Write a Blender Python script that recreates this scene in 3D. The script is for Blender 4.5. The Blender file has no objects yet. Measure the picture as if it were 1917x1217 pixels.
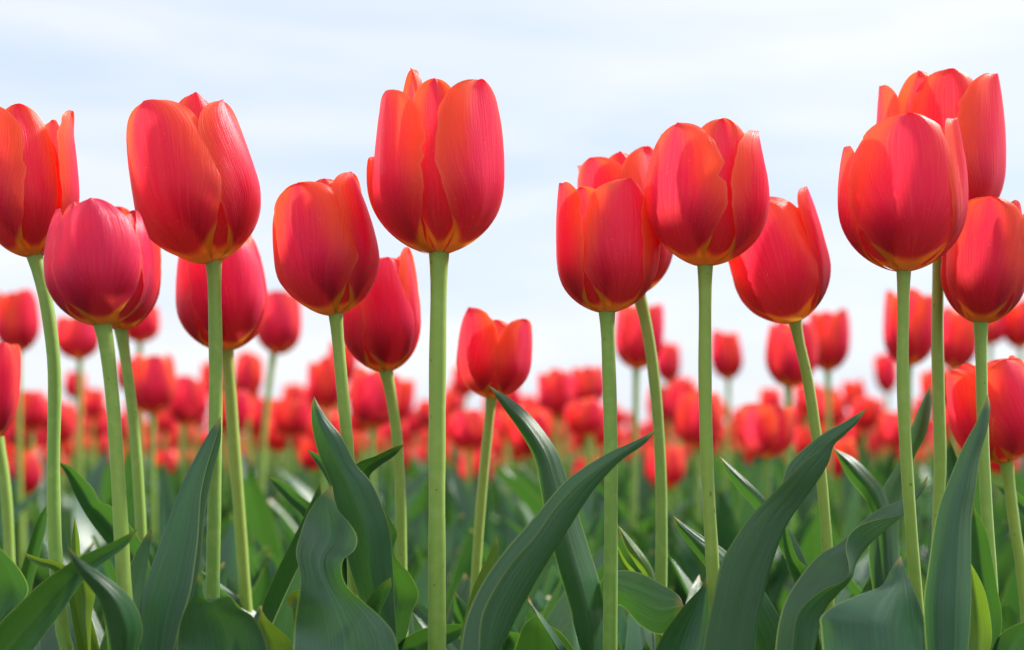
import bpy, math, random
import numpy as np
from mathutils import Vector, Matrix

R_ = math.radians
scene = bpy.context.scene
COL = scene.collection

# ---------------------------------------------------------------- camera
FPX = 2662.0                     # focal length in photograph pixels (1917 wide)
CX, CY = 958.5, 608.5
PITCH = math.atan(236.0 / FPX)   # horizon sits low in the frame
CAMZ = 0.30
cam_d = bpy.data.cameras.new('camera')
cam = bpy.data.objects.new('camera', cam_d)
COL.objects.link(cam)
cam_d.sensor_width = 36.0
cam_d.lens = 36.0 * FPX / 1917.0
cam_d.clip_start = 0.02
cam_d.clip_end = 2000
cam.location = (0, 0, CAMZ)
cam.rotation_euler = (math.pi / 2 + PITCH, 0, 0)
cam_d.dof.use_dof = True
cam_d.dof.focus_distance = 0.605
cam_d.dof.aperture_fstop = 7.5
cam_d.dof.aperture_blades = 0
scene.camera = cam

# ---------------------------------------------------------------- light
SUN_EL, SUN_AZ = R_(43), R_(58)          # high, to the right and a little behind the flowers
w = bpy.data.worlds.new('World')
scene.world = w
w.use_nodes = True
nt = w.node_tree
nt.nodes.clear()
def N(t, typ, **kw):
    n = t.nodes.new(typ)
    for k, v in kw.items():
        setattr(n, k, v)
    return n
wo = N(nt, 'ShaderNodeOutputWorld')
bg = N(nt, 'ShaderNodeBackground')
bg.inputs['Strength'].default_value = 0.1
sky = N(nt, 'ShaderNodeTexSky', sky_type='NISHITA', sun_disc=False)
sky.sun_elevation = SUN_EL
sky.sun_rotation = SUN_AZ
sky.air_density = 1.0
sky.dust_density = 1.5
tc = N(nt, 'ShaderNodeTexCoord')
mp = N(nt, 'ShaderNodeMapping')
mp.inputs['Scale'].default_value = (1.3, 1.3, 8.0)
mp.inputs['Location'].default_value = (0.15, 0.55, 0.1)
nz = N(nt, 'ShaderNodeTexNoise')
nz.inputs['Scale'].default_value = 2.0
nz.inputs['Detail'].default_value = 6.0
nz.inputs['Roughness'].default_value = 0.5
nz.inputs['Distortion'].default_value = 0.35
cr = N(nt, 'ShaderNodeMapRange')
cr.inputs['From Min'].default_value = 0.34
cr.inputs['From Max'].default_value = 0.62
cr.inputs['To Min'].default_value = 0.0
cr.inputs['To Max'].default_value = 1.0
skm = N(nt, 'ShaderNodeMix', data_type='RGBA')
veil = N(nt, 'ShaderNodeMix', data_type='RGBA')
veil.inputs['A'].default_value = (4.65, 5.35, 6.4, 1)
veil.inputs['B'].default_value = (6.1, 6.25, 6.5, 1)
nt.links.new(tc.outputs['Generated'], mp.inputs['Vector'])
nt.links.new(mp.outputs['Vector'], nz.inputs['Vector'])
nt.links.new(nz.outputs['Fac'], cr.inputs['Value'])
nt.links.new(cr.outputs['Result'], veil.inputs['Factor'])
sepd = N(nt, 'ShaderNodeSeparateXYZ')
nt.links.new(tc.outputs['Generated'], sepd.inputs[0])
zen = N(nt, 'ShaderNodeMapRange', interpolation_type='SMOOTHSTEP')
zen.inputs['From Min'].default_value = 0.30
zen.inputs['From Max'].default_value = 0.85
zen.inputs['To Min'].default_value = 1.0
zen.inputs['To Max'].default_value = 1.8
nt.links.new(sepd.outputs['Z'], zen.inputs['Value'])
deck = N(nt, 'ShaderNodeVectorMath', operation='SCALE')
nt.links.new(veil.outputs['Result'], deck.inputs[0])
nt.links.new(zen.outputs['Result'], deck.inputs['Scale'])
nt.links.new(deck.outputs[0], skm.inputs['B'])
skm.inputs['Factor'].default_value = 0.88
nt.links.new(sky.outputs['Color'], skm.inputs['A'])
nt.links.new(skm.outputs['Result'], bg.inputs['Color'])
nt.links.new(bg.outputs['Background'], wo.inputs['Surface'])

sd = bpy.data.lights.new('sun', 'SUN')
sd.energy = 4.3
sd.angle = R_(9.0)
sd.color = (1.0, 0.95, 0.87)
sun = bpy.data.objects.new('sun', sd)
COL.objects.link(sun)
sv = Vector((math.sin(SUN_AZ) * math.cos(SUN_EL), math.cos(SUN_AZ) * math.cos(SUN_EL), math.sin(SUN_EL)))
sun.rotation_euler = sv.to_track_quat('Z', 'Y').to_euler()
sun.location = (2, 1, 4)

vs = scene.view_settings
vs.view_transform = 'Standard'
vs.look = 'None'
vs.exposure = 0.72
vs.gamma = 1.0
scene.cycles.max_bounces = 10
scene.cycles.transmission_bounces = 6
scene.cycles.diffuse_bounces = 5
scene.cycles.use_denoising = True

# ---------------------------------------------------------------- materials
def new_mat(name):
    m = bpy.data.materials.new(name)
    m.use_nodes = True
    m.node_tree.nodes.clear()
    return m, m.node_tree

def math_(t, op, a, b=None, clamp=False):
    n = N(t, 'ShaderNodeMath', operation=op, use_clamp=clamp)
    for i, v in enumerate((a, b)):
        if v is None: continue
        if isinstance(v, (int, float)): n.inputs[i].default_value = v
        else: t.links.new(v, n.inputs[i])
    return n.outputs[0]

def smooth(t, v, a, b, lo=0.0, hi=1.0):
    n = N(t, 'ShaderNodeMapRange', interpolation_type='SMOOTHSTEP')
    n.inputs['From Min'].default_value = a
    n.inputs['From Max'].default_value = b
    n.inputs['To Min'].default_value = lo
    n.inputs['To Max'].default_value = hi
    t.links.new(v, n.inputs['Value'])
    return n.outputs[0]

def mixc(t, fac, a, b):
    n = N(t, 'ShaderNodeMix', data_type='RGBA')
    for s, v in (('Factor', fac), ('A', a), ('B', b)):
        if isinstance(v, (int, float)): n.inputs[s].default_value = v
        elif isinstance(v, tuple): n.inputs[s].default_value = (*v, 1)
        else: t.links.new(v, n.inputs[s])
    return n.outputs['Result']

def streaks(t, uv, su, sv_, detail=2.0):
    m = N(t, 'ShaderNodeMapping')
    m.inputs['Scale'].default_value = (su, sv_, 1)
    t.links.new(uv, m.inputs['Vector'])
    oi = N(t, 'ShaderNodeObjectInfo')
    off = math_(t, 'MULTIPLY', oi.outputs['Random'], 50.0)
    cmb = N(t, 'ShaderNodeCombineXYZ')
    t.links.new(off, cmb.inputs['X'])
    t.links.new(off, cmb.inputs['Z'])
    t.links.new(cmb.outputs[0], m.inputs['Location'])
    n = N(t, 'ShaderNodeTexNoise')
    n.inputs['Scale'].default_value = 1.0
    n.inputs['Detail'].default_value = detail
    t.links.new(m.outputs['Vector'], n.inputs['Vector'])
    return n.outputs['Fac']

def petal_material():
    m, t = new_mat('tulip_petal')
    uvn = N(t, 'ShaderNodeUVMap')
    uv = uvn.outputs['UV']
    sep = N(t, 'ShaderNodeSeparateXYZ')
    t.links.new(uv, sep.inputs[0])
    u = math_(t, 'ABSOLUTE', math_(t, 'SUBTRACT', math_(t, 'MULTIPLY', sep.outputs['X'], 2.0), 1.0))
    v = sep.outputs['Y']
    oi = N(t, 'ShaderNodeObjectInfo')
    rnd = oi.outputs['Random']
    su = math_(t, 'SUBTRACT', sep.outputs['X'], 0.5)
    fan = N(t, 'ShaderNodeCombineXYZ')
    t.links.new(math_(t, 'DIVIDE', su, math_(t, 'ADD', math_(t, 'MULTIPLY', v, 0.62), 0.38)), fan.inputs['X'])
    t.links.new(v, fan.inputs['Y'])
    fine = streaks(t, fan.outputs[0], 62, 3.0, 4.0)
    broad = streaks(t, fan.outputs[0], 3.5, 1.8, 3.0)
    # crimson flame in the middle of the petal, orange towards its margins and top
    k = math_(t, 'ADD', u, math_(t, 'MULTIPLY', math_(t, 'SUBTRACT', broad, 0.5), 0.7))
    k = math_(t, 'ADD', k, math_(t, 'MULTIPLY', math_(t, 'SUBTRACT', fine, 0.5), 0.25))
    k = math_(t, 'ADD', k, math_(t, 'MULTIPLY', math_(t, 'SUBTRACT', rnd, 0.5), 0.3))
    k = math_(t, 'ADD', k, math_(t, 'MULTIPLY', math_(t, 'SUBTRACT', v, 0.6), 0.70))
    edge = math_(t, 'MULTIPLY', smooth(t, k, 0.25, 0.95), smooth(t, v, 0.25, 0.75, 0.55, 1.0))
    tint = N(t, 'ShaderNodeSeparateColor')
    t.links.new(oi.outputs['Color'], tint.inputs[0])
    tn = tint.outputs[0]
    k = math_(t, 'ADD', k, math_(t, 'MULTIPLY', math_(t, 'SUBTRACT', 0.5, tn), 0.75))
    pink = (0.80, 0.007, 0.125)
    orange = mixc(t, smooth(t, tn, 0.75, 1.4), (0.98, 0.125, 0.034), (0.90, 0.035, 0.15))
    red = (0.84, 0.009, 0.070)
    core = mixc(t, math_(t, 'ADD', math_(t, 'MULTIPLY', smooth(t, rnd, 0.2, 0.8), 0.4), math_(t, 'MULTIPLY', tn, 0.6)), red, pink)
    c = mixc(t, edge, core, orange)
    # maroon blotch low on the petal, deepened with painted shade, yellow at its claw
    dk = math_(t, 'MULTIPLY', smooth(t, v, 0.16, 0.60, 1, 0), smooth(t, u, 0.5, 1.0, 1.0, 0.3))
    dk = math_(t, 'MULTIPLY', dk, smooth(t, fine, 0.2, 0.8, 0.75, 1.0))
    c = mixc(t, math_(t, 'MULTIPLY', dk, 0.92), c, (0.11, 0.0015, 0.020))
    yv = math_(t, 'ADD', v, math_(t, 'MULTIPLY', math_(t, 'SUBTRACT', fine, 0.5), 0.07))
    yv = math_(t, 'SUBTRACT', yv, math_(t, 'MULTIPLY', math_(t, 'POWER', u, 3.0), 0.16))
    c = mixc(t, smooth(t, yv, 0.055, 0.130, 1, 0), c, (0.72, 0.47, 0.018))
    c = mixc(t, smooth(t, v, 0.055, 0.10, 0.8, 0), c, (0.36, 0.40, 0.04))
    # fine veins
    c = mixc(t, math_(t, 'MULTIPLY', smooth(t, fine, 0.42, 0.75), 0.22), c, (0.98, 0.20, 0.14))
    c = mixc(t, math_(t, 'MULTIPLY', math_(t, 'MULTIPLY', smooth(t, u, 0.90, 1.0), smooth(t, v, 0.2, 0.5)), 0.45), c, (0.98, 0.26, 0.12))
    spots = streaks(t, uv, 55, 75, 1.0)
    c = mixc(t, smooth(t, spots, 0.745, 0.775, 0, 0.45), c, (0.95, 0.45, 0.36))
    geo = N(t, 'ShaderNodeNewGeometry')
    inner = mixc(t, 0.6, c, (0.90, 0.085, 0.012))
    c2 = mixc(t, geo.outputs['Backfacing'], c, inner)
    spots = streaks(t, uv, 7.0, 260.0, 1.0)
    c = mixc(t, smooth(t, spots, 0.74, 0.78, 0, 0.6), c, (0.12, 0.09, 0.03))
    bump = N(t, 'ShaderNodeBump')
    bump.inputs['Strength'].default_value = 0.6
    bump.inputs['Distance'].default_value = 0.0005
    t.links.new(fine, bump.inputs['Height'])
    p = N(t, 'ShaderNodeBsdfPrincipled')
    t.links.new(c2, p.inputs['Base Color'])
    t.links.new(smooth(t, fine, 0.2, 0.8, 0.30, 0.46), p.inputs['Roughness'])
    p.inputs['Specular IOR Level'].default_value = 0.5
    p.inputs['Sheen Weight'].default_value = 0.10
    p.inputs['Sheen Tint'].default_value = (1.0, 0.6, 0.7, 1)
    t.links.new(bump.outputs[0], p.inputs['Normal'])
    tr = N(t, 'ShaderNodeBsdfTranslucent')
    ct = mixc(t, 0.34, c, (1.0, 0.11, 0.020))
    t.links.new(ct, tr.inputs['Color'])
    t.links.new(bump.outputs[0], tr.inputs['Normal'])
    mx = N(t, 'ShaderNodeMixShader')
    mx.inputs[0].default_value = 0.55
    t.links.new(p.outputs[0], mx.inputs[1])
    t.links.new(tr.outputs[0], mx.inputs[2])
    o = N(t, 'ShaderNodeOutputMaterial')
    t.links.new(mx.outputs[0], o.inputs['Surface'])
    return m

def leaf_material(name, base, glow, var=0.5):
    m, t = new_mat(name)
    uvn = N(t, 'ShaderNodeUVMap')
    uv = uvn.outputs['UV']
    sep = N(t, 'ShaderNodeSeparateXYZ')
    t.links.new(uv, sep.inputs[0])
    u = math_(t, 'ABSOLUTE', math_(t, 'SUBTRACT', math_(t, 'MULTIPLY', sep.outputs['X'], 2.0), 1.0))
    v = sep.outputs['Y']
    fine = streaks(t, uv, 55, 1.5, 2.0)
    broad = streaks(t, uv, 5, 4.0, 3.0)
    oi = N(t, 'ShaderNodeObjectInfo')
    b2 = tuple(x * 1.7 for x in base)
    c = mixc(t, math_(t, 'MULTIPLY', smooth(t, broad, 0.3, 0.75), var), base, b2)
    c = mixc(t, math_(t, 'MULTIPLY', smooth(t, fine, 0.42, 0.7), 0.5), c, (base[0] * 1.2, base[1] * 1.6, base[2] * 2.0))
    c = mixc(t, math_(t, 'MULTIPLY', smooth(t, oi.outputs['Random'], 0.3, 1.0), 0.35), c, (base[0] * 1.9, base[1] * 1.35, base[2] * 0.6))
    # pale margin, brightened to paint in light through the edge, and yellowed tip
    mg = smooth(t, u, 0.945, 0.985)
    mg = math_(t, 'MULTIPLY', mg, smooth(t, broad, 0.25, 0.7, 0.35, 1.0))
    c = mixc(t, math_(t, 'MULTIPLY', mg, 0.6), c, (0.27, 0.36, 0.10))
    spots = streaks(t, uv, 90, 130, 1.0)
    c = mixc(t, smooth(t, spots, 0.735, 0.77, 0, 0.6), c, (0.20, 0.19, 0.06))
    c = mixc(t, smooth(t, v, 0.005, 0.022, 0.8, 0), c, (0.42, 0.33, 0.07))
    mid = smooth(t, u, 0.0, 0.05, 0.35, 0)
    c = mixc(t, mid, c, (base[0] * 2.2, base[1] * 2.0, base[2] * 2.4))
    bump = N(t, 'ShaderNodeBump')
    bump.inputs['Strength'].default_value = 0.4
    bump.inputs['Distance'].default_value = 0.0006
    hb = math_(t, 'ADD', fine, math_(t, 'MULTIPLY', broad, 5.0))
    t.links.new(hb, bump.inputs['Height'])
    p = N(t, 'ShaderNodeBsdfPrincipled')
    t.links.new(c, p.inputs['Base Color'])
    p.inputs['Roughness'].default_value = 0.35
    p.inputs['Specular IOR Level'].default_value = 0.62
    p.inputs['Sheen Weight'].default_value = 0.03
    p.inputs['Sheen Tint'].default_value = (0.75, 0.95, 0.9, 1)
    t.links.new(bump.outputs[0], p.inputs['Normal'])
    tr = N(t, 'ShaderNodeBsdfTranslucent')
    gl = mixc(t, math_(t, 'MULTIPLY', smooth(t, fine, 0.4, 0.7), 0.3), glow, tuple(x * 1.35 for x in glow))
    gl = mixc(t, math_(t, 'MULTIPLY', mg, 0.7), gl, (0.45, 0.60, 0.10))
    t.links.new(gl, tr.inputs['Color'])
    mx = N(t, 'ShaderNodeMixShader')
    mx.inputs[0].default_value = 0.36
    t.links.new(p.outputs[0], mx.inputs[1])
    t.links.new(tr.outputs[0], mx.inputs[2])
    o = N(t, 'ShaderNodeOutputMaterial')
    t.links.new(mx.outputs[0], o.inputs['Surface'])
    return m

def stem_material():
    m, t = new_mat('tulip_stem')
    uvn = N(t, 'ShaderNodeUVMap')
    uv = uvn.outputs['UV']
    fine = streaks(t, uv, 3.0, 160.0, 2.0)
    broad = streaks(t, uv, 2.0, 5.0, 3.0)
    oi = N(t, 'ShaderNodeObjectInfo')
    c = mixc(t, smooth(t, broad, 0.3, 0.7), (0.16, 0.33, 0.045), (0.24, 0.40, 0.06))
    c = mixc(t, math_(t, 'MULTIPLY', smooth(t, fine, 0.45, 0.7), 0.35), c, (0.32, 0.48, 0.11))
    c = mixc(t, math_(t, 'MULTIPLY', oi.outputs['Random'], 0.5), c, (0.34, 0.42, 0.05))
    spots = streaks(t, uv, 7.0, 260.0, 1.0)
    c = mixc(t, smooth(t, spots, 0.74, 0.78, 0, 0.6), c, (0.12, 0.09, 0.03))
    bump = N(t, 'ShaderNodeBump')
    bump.inputs['Strength'].default_value = 0.3
    bump.inputs['Distance'].default_value = 0.0003
    t.links.new(fine, bump.inputs['Height'])
    p = N(t, 'ShaderNodeBsdfPrincipled')
    t.links.new(c, p.inputs['Base Color'])
    p.inputs['Roughness'].default_value = 0.5
    p.inputs['Sheen Weight'].default_value = 0.3
    p.inputs['Sheen Roughness'].default_value = 0.4
    p.inputs['Sheen Tint'].default_value = (0.9, 1.0, 0.75, 1)
    t.links.new(bump.outputs[0], p.inputs['Normal'])
    o = N(t, 'ShaderNodeOutputMaterial')
    t.links.new(p.outputs[0], o.inputs['Surface'])
    return m

def soil_material():
    m, t = new_mat('soil')
    tcn = N(t, 'ShaderNodeTexCoord')
    n = N(t, 'ShaderNodeTexNoise')
    n.inputs['Scale'].default_value = 30
    n.inputs['Detail'].default_value = 8
    t.links.new(tcn.outputs['Object'], n.inputs['Vector'])
    c = mixc(t, n.outputs['Fac'], (0.03, 0.022, 0.015), (0.10, 0.075, 0.05))
    b = N(t, 'ShaderNodeBump')
    b.inputs['Distance'].default_value = 0.02
    t.links.new(n.outputs['Fac'], b.inputs['Height'])
    p = N(t, 'ShaderNodeBsdfPrincipled')
    p.inputs['Roughness'].default_value = 0.95
    t.links.new(c, p.inputs['Base Color'])
    t.links.new(b.outputs[0], p.inputs['Normal'])
    o = N(t, 'ShaderNodeOutputMaterial')
    t.links.new(p.outputs[0], o.inputs['Surface'])
    return m

PETAL = petal_material()
LEAF = leaf_material('tulip_leaf', (0.021, 0.088, 0.037), (0.062, 0.175, 0.016))
LEAF_Y = leaf_material('young_tulip_leaf', (0.060, 0.130, 0.028), (0.20, 0.34, 0.020))
STEM = stem_material()
SOIL = soil_material()

# ---------------------------------------------------------------- geometry helpers
CP, SP = math.cos(PITCH), math.sin(PITCH)
def P(px, py, D):
    """point whose distance along +Y is D, seen at photograph pixel (px, py)"""
    x = (px - CX) / FPX
    y = (CY - py) / FPX
    d = np.array([x, CP - SP * y, SP + CP * y])
    s = D / d[1]
    return np.array([0, 0, CAMZ]) + d * s

def resample(pts, n):
    """Catmull-Rom through pts (k,dim), n samples evenly spaced by length"""
    p = np.asarray(pts, float)
    q = np.vstack([2 * p[0] - p[1], p, 2 * p[-1] - p[-2]])
    out = []
    for i in range(1, len(q) - 2):
        a, b, c, d = q[i - 1], q[i], q[i + 1], q[i + 2]
        for s in np.linspace(0, 1, 12, endpoint=False):
            out.append(0.5 * (2 * b + (c - a) * s + (2 * a - 5 * b + 4 * c - d) * s * s + (3 * b - a - 3 * c + d) * s ** 3))
    out.append(p[-1])
    out = np.array(out)
    L = np.r_[0, np.cumsum(np.linalg.norm(np.diff(out[:, :3], axis=0), axis=1))]
    if L[-1] <= 0: return np.repeat(out[:1], n, 0)
    s = np.linspace(0, L[-1], n)
    return np.stack([np.interp(s, L, out[:, k]) for k in range(out.shape[1])], 1)

def grid_faces(nr, nc, off=0, wrap=False):
    f = []
    for i in range(nr - 1):
        for j in range(nc if wrap else nc - 1):
            k = (j + 1) % nc
            f.append((off + i * nc + j, off + i * nc + k, off + (i + 1) * nc + k, off + (i + 1) * nc + j))
    return f

def make_mesh(name, V, F, UV, mats, midx=None):
    V = np.asarray(V, np.float32); F = np.asarray(F, np.int32); UV = np.asarray(UV, np.float32)
    me = bpy.data.meshes.new(name)
    me.vertices.add(len(V)); me.vertices.foreach_set('co', V.ravel())
    nf = len(F)
    me.loops.add(nf * 4); me.loops.foreach_set('vertex_index', F.ravel())
    me.polygons.add(nf)
    me.polygons.foreach_set('loop_start', np.arange(nf, dtype=np.int32) * 4)
    me.polygons.foreach_set('loop_total', np.full(nf, 4, np.int32))
    uvl = me.uv_layers.new(name='UVMap')
    uvl.data.foreach_set('uv', UV[F.ravel()].astype(np.float32).ravel())
    for m in mats: me.materials.append(m)
    if midx is not None: me.polygons.foreach_set('material_index', np.asarray(midx, np.int32))
    me.polygons.foreach_set('use_smooth', np.ones(nf, bool))
    me.update(); me.validate()
    return me

def link(name, me, parent=None):
    o = bpy.data.objects.new(name, me)
    COL.objects.link(o)
    if parent is not None: o.parent = parent
    return o

def thing(name, loc, label, cat, group=None):
    o = bpy.data.objects.new(name, None)
    o.empty_display_size = 0.02
    COL.objects.link(o)
    o.location = [float(c) for c in loc]
    o['label'] = label; o['category'] = cat
    if group: o['group'] = group
    return o

# ---- tulip pieces, all in metres
def tube(path, rad, ns=14):
    path = np.asarray(path); n = len(path)
    V, UV = [], []
    L = np.r_[0, np.cumsum(np.linalg.norm(np.diff(path, axis=0), axis=1))]
    for i in range(n):
        d = path[min(i + 1, n - 1)] - path[max(i - 1, 0)]
        d /= np.linalg.norm(d)
        a = np.cross(d, [0, 1, 0]); a /= np.linalg.norm(a)
        b = np.cross(a, d)
        for j in range(ns):
            th = 2 * math.pi * j / ns
            V.append(path[i] + rad[i] * (math.cos(th) * a + math.sin(th) * b))
            UV.append((j / ns, L[i]))
    return np.array(V), grid_faces(n, ns, wrap=True), np.array(UV)

def cup(z, close):
    """cup radius (fraction) at height fraction z"""
    z = np.asarray(z, float)
    s = np.clip(z / 0.46, 0, 1)
    low = 0.05 + 0.95 * (1 - (1 - s) ** 2.3) ** 0.62
    k = np.clip((z - 0.46) / 0.54, 0, 1.2)
    return low * (1 - close * k ** 2)

def petal(H, R, az, hs=1.0, hw=56, op=0.0, lay=1.0, close=0.16, edge=-0.05, tip=3.1, seed=0, nt_=36, nu=19, side=0.0, rag=1.0):
    """one petal: az degrees (0 faces the camera, + to the right), hs height, hw half width in degrees,
    op how far the tip leans out, edge curls the margins out (+) or in (-)"""
    rg = np.random.RandomState(seed)
    t = np.linspace(0, 1, nt_)
    t = 0.5 - 0.5 * np.cos(t * math.pi)
    t = t * 0.93 + 0.07 * np.linspace(0, 1, nt_) ** 1.0 if nt_ < 20 else t
    z = t ** 1.25
    zm = 0.54
    wlow = 0.55 + 0.45 * np.sin(np.clip(z / zm, 0, 1) * math.pi / 2)
    s = np.clip((z - zm) / (1 - zm), 0, 1)
    w_ = wlow * np.maximum(1 - s ** tip, 0) ** 0.50
    ph = rg.rand(8) * 6.28
    V, UV = [], []
    us = np.linspace(-1, 1, nu)
    nick = [(rg.uniform(.55, .93), rg.uniform(.012, .03), rg.uniform(.03, .10) * rag, rg.choice([-1, 1])) for _ in range(3)]
    for i in range(nt_):
        zz = z[i] * hs
        r0 = float(cup(zz, close)) * R * lay
        r0 += op * R * max(zz - 0.25, 0) ** 1.6
        for u in us:
            wv = 1 + 0.03 * rag * math.sin(9 * t[i] + ph[0] + (2 if u > 0 else 0)) + 0.016 * rag * math.sin(23 * t[i] + ph[1] + 3 * u) + 0.012 * rag * math.sin(47 * t[i] + ph[6] + 5 * u)
            for (t0, tw_, dp, sg) in nick:
                if u * sg > 0: wv -= dp * math.exp(-((t[i] - t0) / tw_) ** 2) * u * u
            a = R_(az) + R_(hw) * w_[i] * u * wv + R_(side) * zz
            r = r0 + edge * R * (u * u) * min(zz * 2, 1)
            r += -0.022 * R * math.exp(-(u / 0.13) ** 2) * zz * (1.15 - zz)          # groove along the middle
            r += (0.024 * math.sin(3.1 * u + 4 * t[i] + ph[2]) + 0.012 * math.sin(6.3 * u + 2 * t[i] + ph[3]) + 0.006 * math.sin(11 * u - 5 * t[i] + ph[7])) * R * min(zz * 3, 1)
            r += 0.028 * R * math.sin(4.2 * u + ph[4]) * zz ** 4
            r = max(r, 0.012 * R)
            h = zz * H + 0.010 * H * rag * math.sin(5 * u + ph[4]) * zz * (1 - abs(u)) * 1.5 * w_[i] + 0.006 * H * rag * math.sin(13 * u + ph[5]) * zz * w_[i]
            h += 0.012 * H * rag * math.sin(8.5 * u + ph[6]) * zz ** 3 * w_[i]
            V.append((r * math.sin(a), -r * math.cos(a), h))
            UV.append((u * 0.5 + 0.5, t[i]))
    F = [(a_, d_, c_, b_) for (a_, b_, c_, d_) in grid_faces(nt_, nu)]
    F = [f[::-1] for f in F]
    return np.array(V), F, np.array(UV)

def frame_from_axis(ax):
    z = np.asarray(ax, float); z /= np.linalg.norm(z)
    x = np.cross([0, 1, 0], z); x /= np.linalg.norm(x)
    y = np.cross(z, x)
    return np.stack([x, y, z], 1)

def blade(L, W, az, up, arch, twist, fold, seed, n=16, m=7):
    """free-standing leaf: starts at the origin, climbs and arches over"""
    rg = np.random.RandomState(seed)
    t = np.linspace(0, 1, n)
    el = R_(up) - R_(arch) * t ** 1.6
    dl = L / (n - 1)
    out = np.r_[0, np.cumsum(np.cos(el[:-1]) * dl)]
    zz = np.r_[0, np.cumsum(np.sin(el[:-1]) * dl)]
    wd = W * np.sin(math.pi * np.clip(t * 0.86 + 0.14, 0, 1)) ** 0.75
    wd = wd * (0.45 + 0.55 * np.minimum(t * 3.3, 1))
    ca, sa = math.cos(az), math.sin(az)
    V, UV = [], []
    p0, p1 = rg.rand(2) * 6.28
    for i in range(n):
        tw = R_(twist) * t[i]
        nx = np.array([-math.sin(el[i]), math.cos(el[i])])
        for u in np.linspace(-1, 1, m):
            sx = wd[i] * 0.5 * u
            lift = fold * abs(u) ** 1.4 * wd[i] * 0.5 + 0.05 * W * math.sin(7 * t[i] + p0 + (p1 if u > 0 else 0)) * abs(u)
            s2 = sx * math.cos(tw) - lift * math.sin(tw)
            l2 = sx * math.sin(tw) + lift * math.cos(tw)
            o_ = out[i] + nx[0] * l2; z_ = zz[i] + nx[1] * l2
            V.append((o_ * ca - s2 * sa, o_ * sa + s2 * ca, z_))
            UV.append((u * 0.5 + 0.5, 1 - t[i]))
    return np.array(V), grid_faces(n, m), np.array(UV)

TULIPS = {}
TINT = dict(A=.32, B=1.45, B2=.8, C=.25, D=1.2, E=.5, F=.85, G=.55, H=.5, I=.38, J=.35, K=.55, L=.7, M=.62, N=.32, O=.25, P=.25, Q=.8)
def tulip(key, label, base, top, width, stem, D, lean, petals, sw=26, H=None, group='red tulips of the front rows', dlean=0.0, close=0.16, res=1.0, tint=.5):
    """base: photograph pixel where the stalk meets the flower; stem: pixels going down; sw stalk width in px"""
    s = D / FPX
    foot = np.array([P(stem[-1][0], stem[-1][1], D)[0], D + 0.005, 0.0])
    root = thing('tulip', foot, label, 'tulip', group)
    TULIPS[key] = (root, foot)
    # stalk
    pts = [P(x, y, D) for x, y in stem]
    dirx = (pts[-1] - pts[-2]); dirx /= np.linalg.norm(dirx)
    lastz = pts[-1][2]
    foot_mid = pts[-1] * 0.5 + foot * 0.5
    pts = pts + [foot_mid, foot]
    path = resample(pts, 60 if res >= 1 else 24)
    k = np.linspace(0, 1, len(path))
    rad = sw * 0.5 * s * (1.0 + 0.12 * k)
    rad *= 1 + 0.025 * np.sin(k * 23 + len(key) + D * 90) + 0.018 * np.sin(k * 61 + D * 200)
    rad[:3] *= [1.30, 1.12, 1.03]
    V, F, UV = tube(path, rad, 16 if res >= 1 else 8)
    link('stem', make_mesh('stem', V - foot, F, UV, [STEM]), root)
    # flower
    b = P(base[0], base[1], D)
    ht = H if H else (base[1] - top) * s / max(math.cos(R_(lean)), 0.6)
    rd = width * 0.5 * s
    ax = np.array([math.sin(R_(lean)), R_(dlean), math.cos(R_(lean))])
    M = frame_from_axis(ax)
    b = b - M[:, 2] * 0.001
    for i, pt in enumerate(petals):
        kw = dict(pt)
        kw.setdefault('close', close)
        kw.setdefault('seed', hash((key, i)) % 9999 if False else (sum(map(ord, key)) * 31 + i * 7) % 9999)
        rj = random.Random(kw['seed'] * 13 + i)
        kw.setdefault('tip', rj.uniform(2.6, 4.4))
        kw.setdefault('side', rj.uniform(-9, 9))
        kw['op'] = kw.get('op', 0) + rj.uniform(-.05, .07)
        kw['hs'] = kw.get('hs', 1) + rj.uniform(-.03, .02)
        if res < 1: kw.update(nt_=14, nu=9)
        V, F, UV = petal(ht, rd, **kw)
        V = V @ M.T + b - foot
        pe = link('petal', make_mesh('petal', V, F, UV, [PETAL]), root)
        pe.color = (TINT.get(key, tint) + (.22 if i < 3 else -.40), 0, 0, 1)
    return root, foot

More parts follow.
